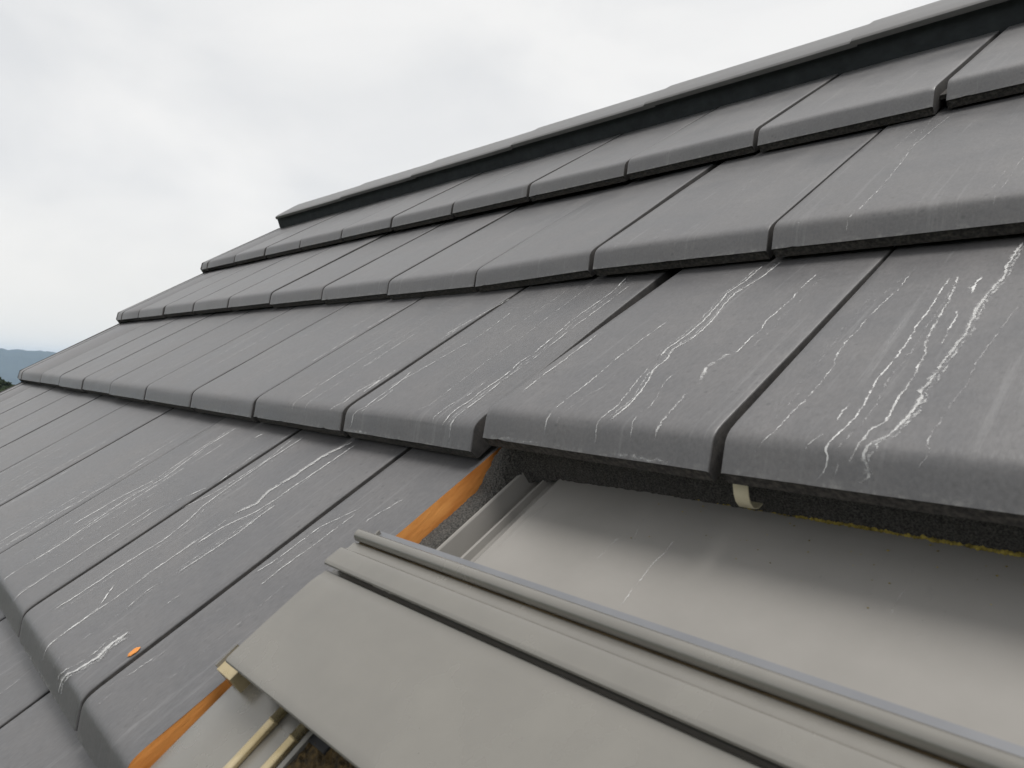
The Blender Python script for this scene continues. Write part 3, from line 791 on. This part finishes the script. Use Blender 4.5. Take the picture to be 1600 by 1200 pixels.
mbr.build('ridge_roll', M['ridgeroll'], roof, auto=40)

# ------------------------------------------------------------------ the roof window (its frame is the roof frame)
win = empty('roof_window', W3(0.27, 0.10, 0.0), PITCH)
OFFW = Vector((-0.27, -0.10, 0.0))
tag(win, 'grey metal clad roof window with flashing let into the tiled roof', 'roof window')
def wpart(o):
    o.location = OFFW; return o
U0, U1 = -0.225, 0.765             # hood ends
def sheet_w(v): return -0.036 - 0.1 * (v - 0.274)
# upper flashing sheet with folded edge, rib and channel on its left side
prof = [(-0.2320, -0.004), (-0.2318, 0.0100), (-0.2306, 0.0112), (-0.2290, 0.0110), (-0.2281, 0.0098), (-0.2258, -0.0090), (-0.2240, -0.0102), (-0.2152, -0.0090), (-0.2141, -0.0012), (-0.2133, -0.0006), (-0.2122, -0.0014), (-0.2108, -0.0078),
        (-0.2090, -0.0085), (-0.2000, -0.0075), (-0.1962, -0.0002), (-0.1940, 0.0009), (-0.1900, 0.0)]
prof += [(u, 0.0) for u in lin(-0.15, 0.72, 8)] + [(0.76, 0.0), (0.775, 0.012)]
full = prof + [(a, b - 0.0009) for a, b in reversed(prof)]
mb = MB(); mb.extrude_v(full, lin(0.12, 0.455, 14), True, sheet_w)
wpart(mb.build('flashing_sheet', M['sheet'], win, auto=25))
# shallow pressed crease fading out beside the rib
mb = MB()
cre = []
for t_ in lin(0, 1, 14):
    v = 0.300 + 0.066 * t_; hh = 0.0011 * math.sin(math.pi * t_) ** 0.7; ww_ = 0.0035 * math.sin(math.pi * t_) + 0.0004; uc = -0.187 + 0.004 * t_
    cre.append([(uc - ww_, v, sheet_w(v) - 0.0002), (uc - ww_ * 0.3, v, sheet_w(v) + hh), (uc + ww_ * 0.5, v, sheet_w(v) + hh * 0.7), (uc + ww_, v, sheet_w(v) - 0.0002)])
for j, row in enumerate(cre):
    mb.v += row
    if j:
        for q_ in range(3):
            a = (j - 1) * 4 + q_
            mb.f.append((a, a + 1, a + 5, a + 4))
wpart(mb.build('pressed_crease', M['sheet'], win, smooth=True))

# hood over the window head: rolled bead, flat, raised step with return lip, long cover panel
def strip(points, th=0.0012):
    """closed thin profile from an open polyline, thickened downwards along its normal"""
    out = []
    for j, p in enumerate(points):
        a = points[max(0, j - 1)]; b = points[min(len(points) - 1, j + 1)]
        tx, ty = b[0] - a[0], b[1] - a[1]; l_ = math.hypot(tx, ty) or 1
        out.append((p[0] + ty / l_ * th, p[1] - tx / l_ * th))
    return points + list(reversed(out))
# runs from the back (high v) to the front (low v); the normal side is chosen so the metal thickens inwards
bead = arc(0.2227, 0.0418, 0.0047, -60, 235, 16)
hood_line = [(0.2282, 0.0330)] + bead[2:] + \
            [(0.2192, 0.0366), (0.2184, 0.0362), (0.2176, 0.0366), (0.2171, 0.0400), (0.2160, 0.0406), (0.2105, 0.0410), (0.2088, 0.0416), (0.2072, 0.0440), (0.2062, 0.0453), (0.2045, 0.0460), (0.2020, 0.0462), (0.1925, 0.0472)] + \
            [(0.1925 + a, 0.0449 + b) for a, b in [(-0.0012, 0.00215), (-0.0028, 0.0013), (-0.0034, 0.0), (-0.0028, -0.0013), (-0.0012, -0.0020), (0.001, -0.0022)]]
hood_line = [(a, b) for a, b in hood_line]
mbh = MB(); mbh.extrude_u(strip(hood_line, -0.0009), [U0, U0 + 0.002] + lin(-0.2, U1, 12))
hood = wpart(mbh.build('hood', M['paint'], win, auto=28))
mbf = MB(); mbf.extrude_u(strip([(0.2402, -0.030), (0.2398, 0.0285), (0.2380, 0.0318), (0.2278, 0.0336)], -0.0009), lin(U0 + 0.002, U1 - 0.001, 8))
wpart(mbf.build('rear_flange', M['flange_metal'], win, auto=28))  # narrow blue-grey strip behind the bead
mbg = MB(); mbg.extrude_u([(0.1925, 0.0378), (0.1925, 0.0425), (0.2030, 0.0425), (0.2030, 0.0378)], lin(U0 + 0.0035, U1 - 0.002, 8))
wpart(mbg.build('groove_shade', M['groove_shade'], win))  # added strip; its brown stands in for the shaded slot under the lip
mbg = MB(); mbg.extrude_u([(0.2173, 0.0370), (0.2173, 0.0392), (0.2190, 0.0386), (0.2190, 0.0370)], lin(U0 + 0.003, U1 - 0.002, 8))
wpart(mbg.build('bead_reflection', M['groove_shade'], win))  # added strip; warm reflection below the bead put into its colour
panel = [(0.1925, 0.0362), (0.1893, 0.0364), (0.1882, 0.0380), (0.1877, 0.0400), (0.1868, 0.0411), (0.1852, 0.0413), (0.1835, 0.0411), (0.1800, 0.0424), (0.1740, 0.0435), (0.155, 0.0446), (0.130, 0.0456), (0.106, 0.0463), (0.1015, 0.0462), (0.0998, 0.0455), (0.0990, 0.0445), (0.0992, 0.0425), (0.1005, 0.0414), (0.106, 0.0414)]
mbp = MB(); mbp.extrude_u(strip(panel, -0.0010), [U0 + 0.0008, U0 + 0.003] + lin(-0.2, U1, 12))
wpart(mbp.build('cover_panel', M['paint'], win, auto=28))
# closing plate on the hood's end, under the step
mbe = MB()
mbe.box((U0 + 0.004, 0.130, 0.004), (U0 + 0.0055, 0.236, 0.0355)); 
wpart(mbe.build('end_plate', M['paint'], win))
# frame seal under the panel's edge
mbs = MB(); mbs.extrude_u([(0.1045, 0.0412), (0.1022, 0.0410), (0.1018, 0.0335), (0.1040, 0.0318), (0.1032, 0.0265), (0.1060, 0.0215), (0.1200, 0.0215), (0.1200, 0.0412)], lin(U0 + 0.012, U1 - 0.012, 8))
wpart(mbs.build('head_seal', M['sealstrip'], win, auto=40))

# side covers with their rolled beads, left and right, running down to the sill
V_SILL = -0.93
def side_cover(mir):
    s = 1
    def mu(u): return u if not mir else (U0 + U1) - u
    pr_ = [(-0.2485, -0.030), (-0.2480, 0.0100), (-0.2465, 0.0142), (-0.2435, 0.0158), (-0.205, 0.0166), (-0.1770, 0.0172), (-0.168, 0.0172), (-0.149, 0.0172), (-0.1418, 0.0168), (-0.1400, 0.0150), (-0.1398, -0.004)]
    mb_ = MB(); mb_.extrude_v([(mu(a), b) for a, b in strip(pr_, 0.0010)], lin(V_SILL, 0.118, 10))
    sc_ = wpart(mb_.build('side_cover', M['paint'], win, auto=30))
    for uc in (-0.1722, -0.1447):
        mb_ = MB()
        vs_ = [V_SILL + 0.01] + lin(V_SILL + 0.02, 0.080, 10) + [0.0925, 0.0930, 0.0936, 0.0942, 0.112, 0.1135]
        n0 = 0
        K = 14
        for v in vs_:
            rr_ = 0.0033 if not (0.0928 < v < 0.0940) else 0.0038
            if v > 0.113 or v == vs_[0]: rr_ *= 0.6
            for a in range(K):
                t_ = 2 * math.pi * a / K
                mb_.v.append((mu(uc) + rr_ * math.cos(t_), v, 0.0196 + rr_ * math.sin(t_)))
        for j in range(len(vs_) - 1):
            for a in range(K):
                i0 = j * K + a; i1 = j * K + (a + 1) % K
                mb_.f.append((i0, i1, i1 + K, i0 + K))
        mb_.f.append(tuple(range(K))); mb_.f.append(tuple(reversed(range((len(vs_) - 1) * K, len(vs_) * K))))
        mb_.build('rolled_bead', M['brass'], sc_, auto=40)
    return sc_
side_cover(False); side_cover(True)
# sill cover, glass, gasket
mb = MB(); mb.extrude_u(strip([(-0.865, 0.016), (-0.93, 0.018), (-0.945, 0.010), (-0.948, -0.03)], -0.001), lin(U0 - 0.02, U1 + 0.02, 6))
wpart(mb.build('sill_cover', M['paint'], win))
mb = MB(); mb.box((-0.138, -0.87, -0.016), (U1 - 0.088, 0.120, -0.004))
wpart(mb.build('glass_pane', M['glass'], win))
mb = MB()
mb.box((-0.1395, 0.0975, -0.004), (-0.1205, 0.1190, 0.0150)); 
wpart(mb.build('rubber_block', M['rubber'], win, bevel=0.0008))
# litter and moss lying on the glass in the corner under the hood
rl = random.Random(4)
lv = []; lf = []
nx, ny = 84, 60
for j in range(ny):
    for i in range(nx):
        u = -0.1396 + 0.20 * i / (nx - 1); v = 0.118 - 0.14 * j / (ny - 1)
        b_ = 0.0160 + 0.0026 * noise.noise((u * 260, v * 260, 1)) + 0.0022 * noise.noise((u * 80, v * 80, 4)) + rl.uniform(-0.0006, 0.0006)
        ed = min(1.0, (v + 0.022) / 0.05, (0.062 - u) / 0.05)
        lv.append((u, v, -0.0042 + max(-0.0004, b_ * ed + 0.002 * (ed - 0.3))))
for j in range(ny - 1):
    for i in range(nx - 1):
        a = j * nx + i
        lf.append((a, a + 1, a + nx + 1, a + nx))
tag(wpart(mesh_obj('moss_litter', lv, lf, M['litter'], win)), kind='stuff')
twig = MB()
for q_, (ua, va, ub, vb) in enumerate(((-0.098, 0.088, -0.118, 0.072),)):
    K = 6
    for t_, (uu, vv_) in enumerate(((ua, va), ((ua + ub) / 2 + 0.001, (va + vb) / 2), (ub, vb))):
        for a in range(K):
            an = 2 * math.pi * a / K
            twig.v.append((uu + 0.001 * math.cos(an), vv_ + 0.001 * math.cos(an), 0.0135 + 0.001 * math.sin(an)))
    for j in range(2):
        for a in range(K):
            i0 = j * K + a; i1 = j * K + (a + 1) % K
            twig.f.append((i0, i1, i1 + K, i0 + K))
wpart(twig.build('pine_needle', M['brass'], win))
# small end bracket poking out under the panel's corner
mb = MB()
mb.extrude_v([(-0.2505, 0.0060), (-0.2505, 0.0300), (-0.2485, 0.0315), (-0.2280, 0.0300), (-0.2280, 0.0060)], [0.0935, 0.0945, 0.115])
br = wpart(mb.build('end_bracket', M['brass'], win, bevel=0.0006))
mb = MB(); mb.extrude_v([(-0.2575, 0.0270), (-0.2575, 0.0300), (-0.2510, 0.0325), (-0.2505, 0.0290)], [0.0950, 0.0955, 0.114])
mb.build('bracket_tab', M['paint'], br)

# frame timber under the covers
mb = MB(); mb.box((-0.205, V_SILL, -0.078), (-0.142, 0.20, -0.006)); mb.box((U1 - 0.08, V_SILL, -0.078), (U1 - 0.02, 0.20, -0.006)); mb.box((-0.142, 0.121, -0.078), (U1 - 0.08, 0.20, 0.018))
wpart(mb.build('window_frame', M['frame'], win))

# foam seals: one along the sawn tiles, one under the course above
def foam(name, path, half, height, base, seed):
    """rough strip: path of (u,v); half width; base(v) floor level"""
    NS = 420; NK = 21
    L_ = [0.0]
    for a, b in zip(path, path[1:]): L_.append(L_[-1] + math.hypot(b[0] - a[0], b[1] - a[1]))
    def at(s):
        for q_ in range(len(path) - 1):
            if s <= L_[q_ + 1] or q_ == len(path) - 2:
                t_ = (s - L_[q_]) / (L_[q_ + 1] - L_[q_]); a, b = path[q_], path[q_ + 1]
                dx, dy = b[0] - a[0], b[1] - a[1]; l_ = math.hypot(dx, dy)
                return a[0] + dx * t_, a[1] + dy * t_, -dy / l_, dx / l_
    rf = random.Random(seed); v = []; f = []
    for j in range(NS):
        s = L_[-1] * j / (NS - 1)
        cu_, cv_, nx_, ny_ = at(s)
        # smooth the corner direction
        a1 = at(max(0, s - 0.012)); a2 = at(min(L_[-1], s + 0.012))
        nx_, ny_ = a1[2] + a2[2], a1[3] + a2[3]; l_ = math.hypot(nx_, ny_); nx_, ny_ = nx_ / l_, ny_ / l_
        for q_ in range(NK):
            t_ = -1 + 2 * q_ / (NK - 1)
            hh = (max(0.0, 1 - abs(t_) ** 3.2)) ** 0.7
            g = rf.uniform(-0.0007, 0.0007) + 0.0008 * noise.noise((s * 300, t_ * 4, seed))
            uu = cu_ + nx_ * half * t_ * 1.0 + nx_ * g; vv_ = cv_ + ny_ * half * t_ + ny_ * g
            v.append((uu, vv_, base(vv_) + (height(s) if callable(height) else height) * hh + rf.uniform(-0.0006, 0.0007)))
    for j in range(NS - 1):
        for q_ in range(NK - 1):
            a = j * NK + q_
            f.append((a, a + 1, a + NK + 1, a + NK))
    return wpart(mesh_obj(name, v, f, M['foam'], win, smooth=False))
def seal_w(v): return sheet_w(v) - 0.002
foam('foam_seal', [(-0.2462, 0.10), (-0.2462, 0.380), (-0.241, 0.395), (-0.228, 0.405), (-0.20, 0.412), (-0.10, 0.4165), (0.05, 0.4185), (0.40, 0.4190), (0.76, 0.4190)], 0.0168, lambda s: 0.0150 if s < 0.25 else 0.0150 + min(1.0, (s - 0.25) / 0.06) * 0.034, seal_w, 3)

# yellow moss along the foot of the foam
mo = MB(); rm = random.Random(9)
u = -0.15
while u < 0.5:
    den = 0.45 if u < -0.09 else (0.85 if u < 0.02 else 1.0)
    if rm.random() < den:
        s_ = rm.uniform(0.0006, 0.0014) * (0.8 if u < 0.02 else 1.45)
        vc = 0.4022 + 0.0010 * noise.noise((u * 90, 0, 0)) + rm.uniform(-0.0012, 0.0010); wc = sheet_w(vc) + s_ * 0.5
        n0 = len(mo.v)
        for p in ((1, 0, 0), (-1, 0, 0), (0, 1, 0), (0, -1, 0), (0, 0, 1), (0, 0, -1)):
            mo.v.append((u + p[0] * s_ * rm.uniform(0.7, 1.5), vc + p[1] * s_ * rm.uniform(0.6, 1.2), wc + p[2] * s_ * rm.uniform(0.6, 1.3)))
        for t_ in ((0, 2, 4), (2, 1, 4), (1, 3, 4), (3, 0, 4), (2, 0, 5), (1, 2, 5), (3, 1, 5), (0, 3, 5)): mo.f.append(tuple(n0 + q_ for q_ in t_))
    u += rm.uniform(0.0002, 0.0006)
for q_ in range(60):                # loose crumbs on the sheet
    u = rm.uniform(-0.1, 0.3); vc = 0.400 - abs(rm.gauss(0, 0.03)); s_ = rm.uniform(0.0003, 0.0008); wc = sheet_w(vc) + s_ * 0.6
    n0 = len(mo.v)
    for p in ((1, 0, 0), (-1, 0, 0), (0, 1, 0), (0, -1, 0), (0, 0, 1), (0, 0, -1)):
        mo.v.append((u + p[0] * s_ * rm.uniform(0.7, 1.8), vc + p[1] * s_, wc + p[2] * s_ * 0.6))
    for t_ in ((0, 2, 4), (2, 1, 4), (1, 3, 4), (3, 0, 4), (2, 0, 5), (1, 2, 5), (3, 1, 5), (0, 3, 5)): mo.f.append(tuple(n0 + i_ for i_ in t_))
tag(wpart(mo.build('yellow_moss', M['moss'], win)), kind='stuff')

# dried water marks on the sheet
marks = Lime()
def on_sheet(u, v): return (u, v, sheet_w(v) + 0.0004)
for pts_, st2, wd2 in SHEETMARKS:
    marks.ribbon(pts_, wd2, st2, on_sheet, rnd=rs, jag=0.7)
rq = random.Random(17)
for q_ in range(9):
    u = rq.uniform(-0.10, 0.30); va = rq.uniform(0.34, 0.395)
    marks.ribbon([(u, va), (u + rq.gauss(0, 0.002), va - 0.02), (u + rq.gauss(0, 0.004), va - rq.uniform(0.03, 0.07))], rq.uniform(0.0006, 0.0014), rq.uniform(0.15, 0.32), on_sheet, rnd=rq, jag=0.7)
wpart(marks.build('water_marks', M['lime'], win))
# cream strap hooked round the foam under the tile above
st_ = [(0.3900, 0.0020), (0.3850, -0.0060), (0.3815, -0.0140), (0.3808, -0.0200), (0.3825, -0.0260), (0.3870, -0.0300), (0.3930, -0.0315)]
mb = MB(); mb.extrude_u(strip(st_, 0.0009), [-0.0012, 0.0100])
wpart(mb.build('strap', M['clip'], win, auto=40))

# ------------------------------------------------------------------ beyond the gable: trees
camp = W3(*CAM)
def pray(px, py, dist):             # a point at a given ground distance in the direction of one spot of the view
    a = Vector(((px - 800) / 1105.418, (py - 600) / 1105.418, 1.0))
    dd = WD(AX_R) * a.x + WD(AX_D) * a.y + WD(AX_F) * a.z
    s = dist / math.hypot(dd.x, dd.y)
    return camp + dd * s
def tree(px, py, dist, h, seed):
    p = pray(px, py, dist)
    e = empty('tree', (p.x, p.y, 0))
    zt_ = p.z
    rt = random.Random(seed)
    mb_ = MB(); K = 7; hs = (0, zt_ * 0.3, zt_ * 0.75)
    for z_, rr_ in zip(hs, (0.22, 0.15, 0.05)):
        for a in range(K):
            mb_.v.append((rr_ * math.cos(2 * math.pi * a / K), rr_ * math.sin(2 * math.pi * a / K), z_))
    for j in range(2):
        for a in range(K):
            i0 = j * K + a; i1 = j * K + (a + 1) % K
            mb_.f.append((i0, i1, i1 + K, i0 + K))
    mb_.build('trunk', M['litter'], e)
    v = []; f = []
    for q_ in range(2600):
        # clumps round limb ends
        an = rt.uniform(0, 6.283); t_ = rt.random() ** 0.7
        rr_ = h * 0.42 * math.sqrt(max(0.02, 1 - (2 * t_ - 0.9) ** 2)) * (0.5 + 0.5 * rt.random() ** 0.4)
        rr_ *= 1 + 0.3 * noise.noise((an * 2, t_ * 5, seed))
        c_ = Vector((rr_ * math.cos(an), rr_ * math.sin(an), zt_ - h * 0.85 + h * 0.85 * t_))
        s_ = rt.uniform(0.10, 0.24)
        a = Vector((rt.gauss(0, 1), rt.gauss(0, 1), rt.gauss(0, 1))).normalized() * s_
        b = Vector((rt.gauss(0, 1), rt.gauss(0, 1), rt.gauss(0, 1))).normalized() * s_
        n0 = len(v); v += [c_ - a, c_ + b, c_ + a, c_ - b]; f.append((n0, n0 + 1, n0 + 2, n0 + 3))
    mesh_obj('crown', v, f, M['wood_mass'], e)
    return e
tag(tree(-8, 590, 70.0, 5.0, 2), 'dark green tree at the left edge beyond the gable, below the hills', 'tree')
tag(tree(9, 599, 64.0, 4.0, 6), 'lower dark green tree close to the gable end of the roof', 'tree')

# ------------------------------------------------------------------ haze: even pale air over the whole scene
hb = MB(); hb.box((-4900, -4900, -112.0), (4900, 4900, 62.0))
hz_m = bpy.data.materials.new('air'); hz_m.use_nodes = True
hn = hz_m.node_tree; hn.nodes.clear()
ho = hn.nodes.new('ShaderNodeOutputMaterial'); pv = hn.nodes.new('ShaderNodeVolumePrincipled')
pv.inputs['Color'].default_value = (0.60, 0.78, 1.0, 1)
pv.inputs['Density'].default_value = 0.00021
pv.inputs['Anisotropy'].default_value = 0.0
hn.links.new(pv.outputs[0], ho.inputs['Volume'])
tag(hb.build('haze', hz_m), kind='stuff')
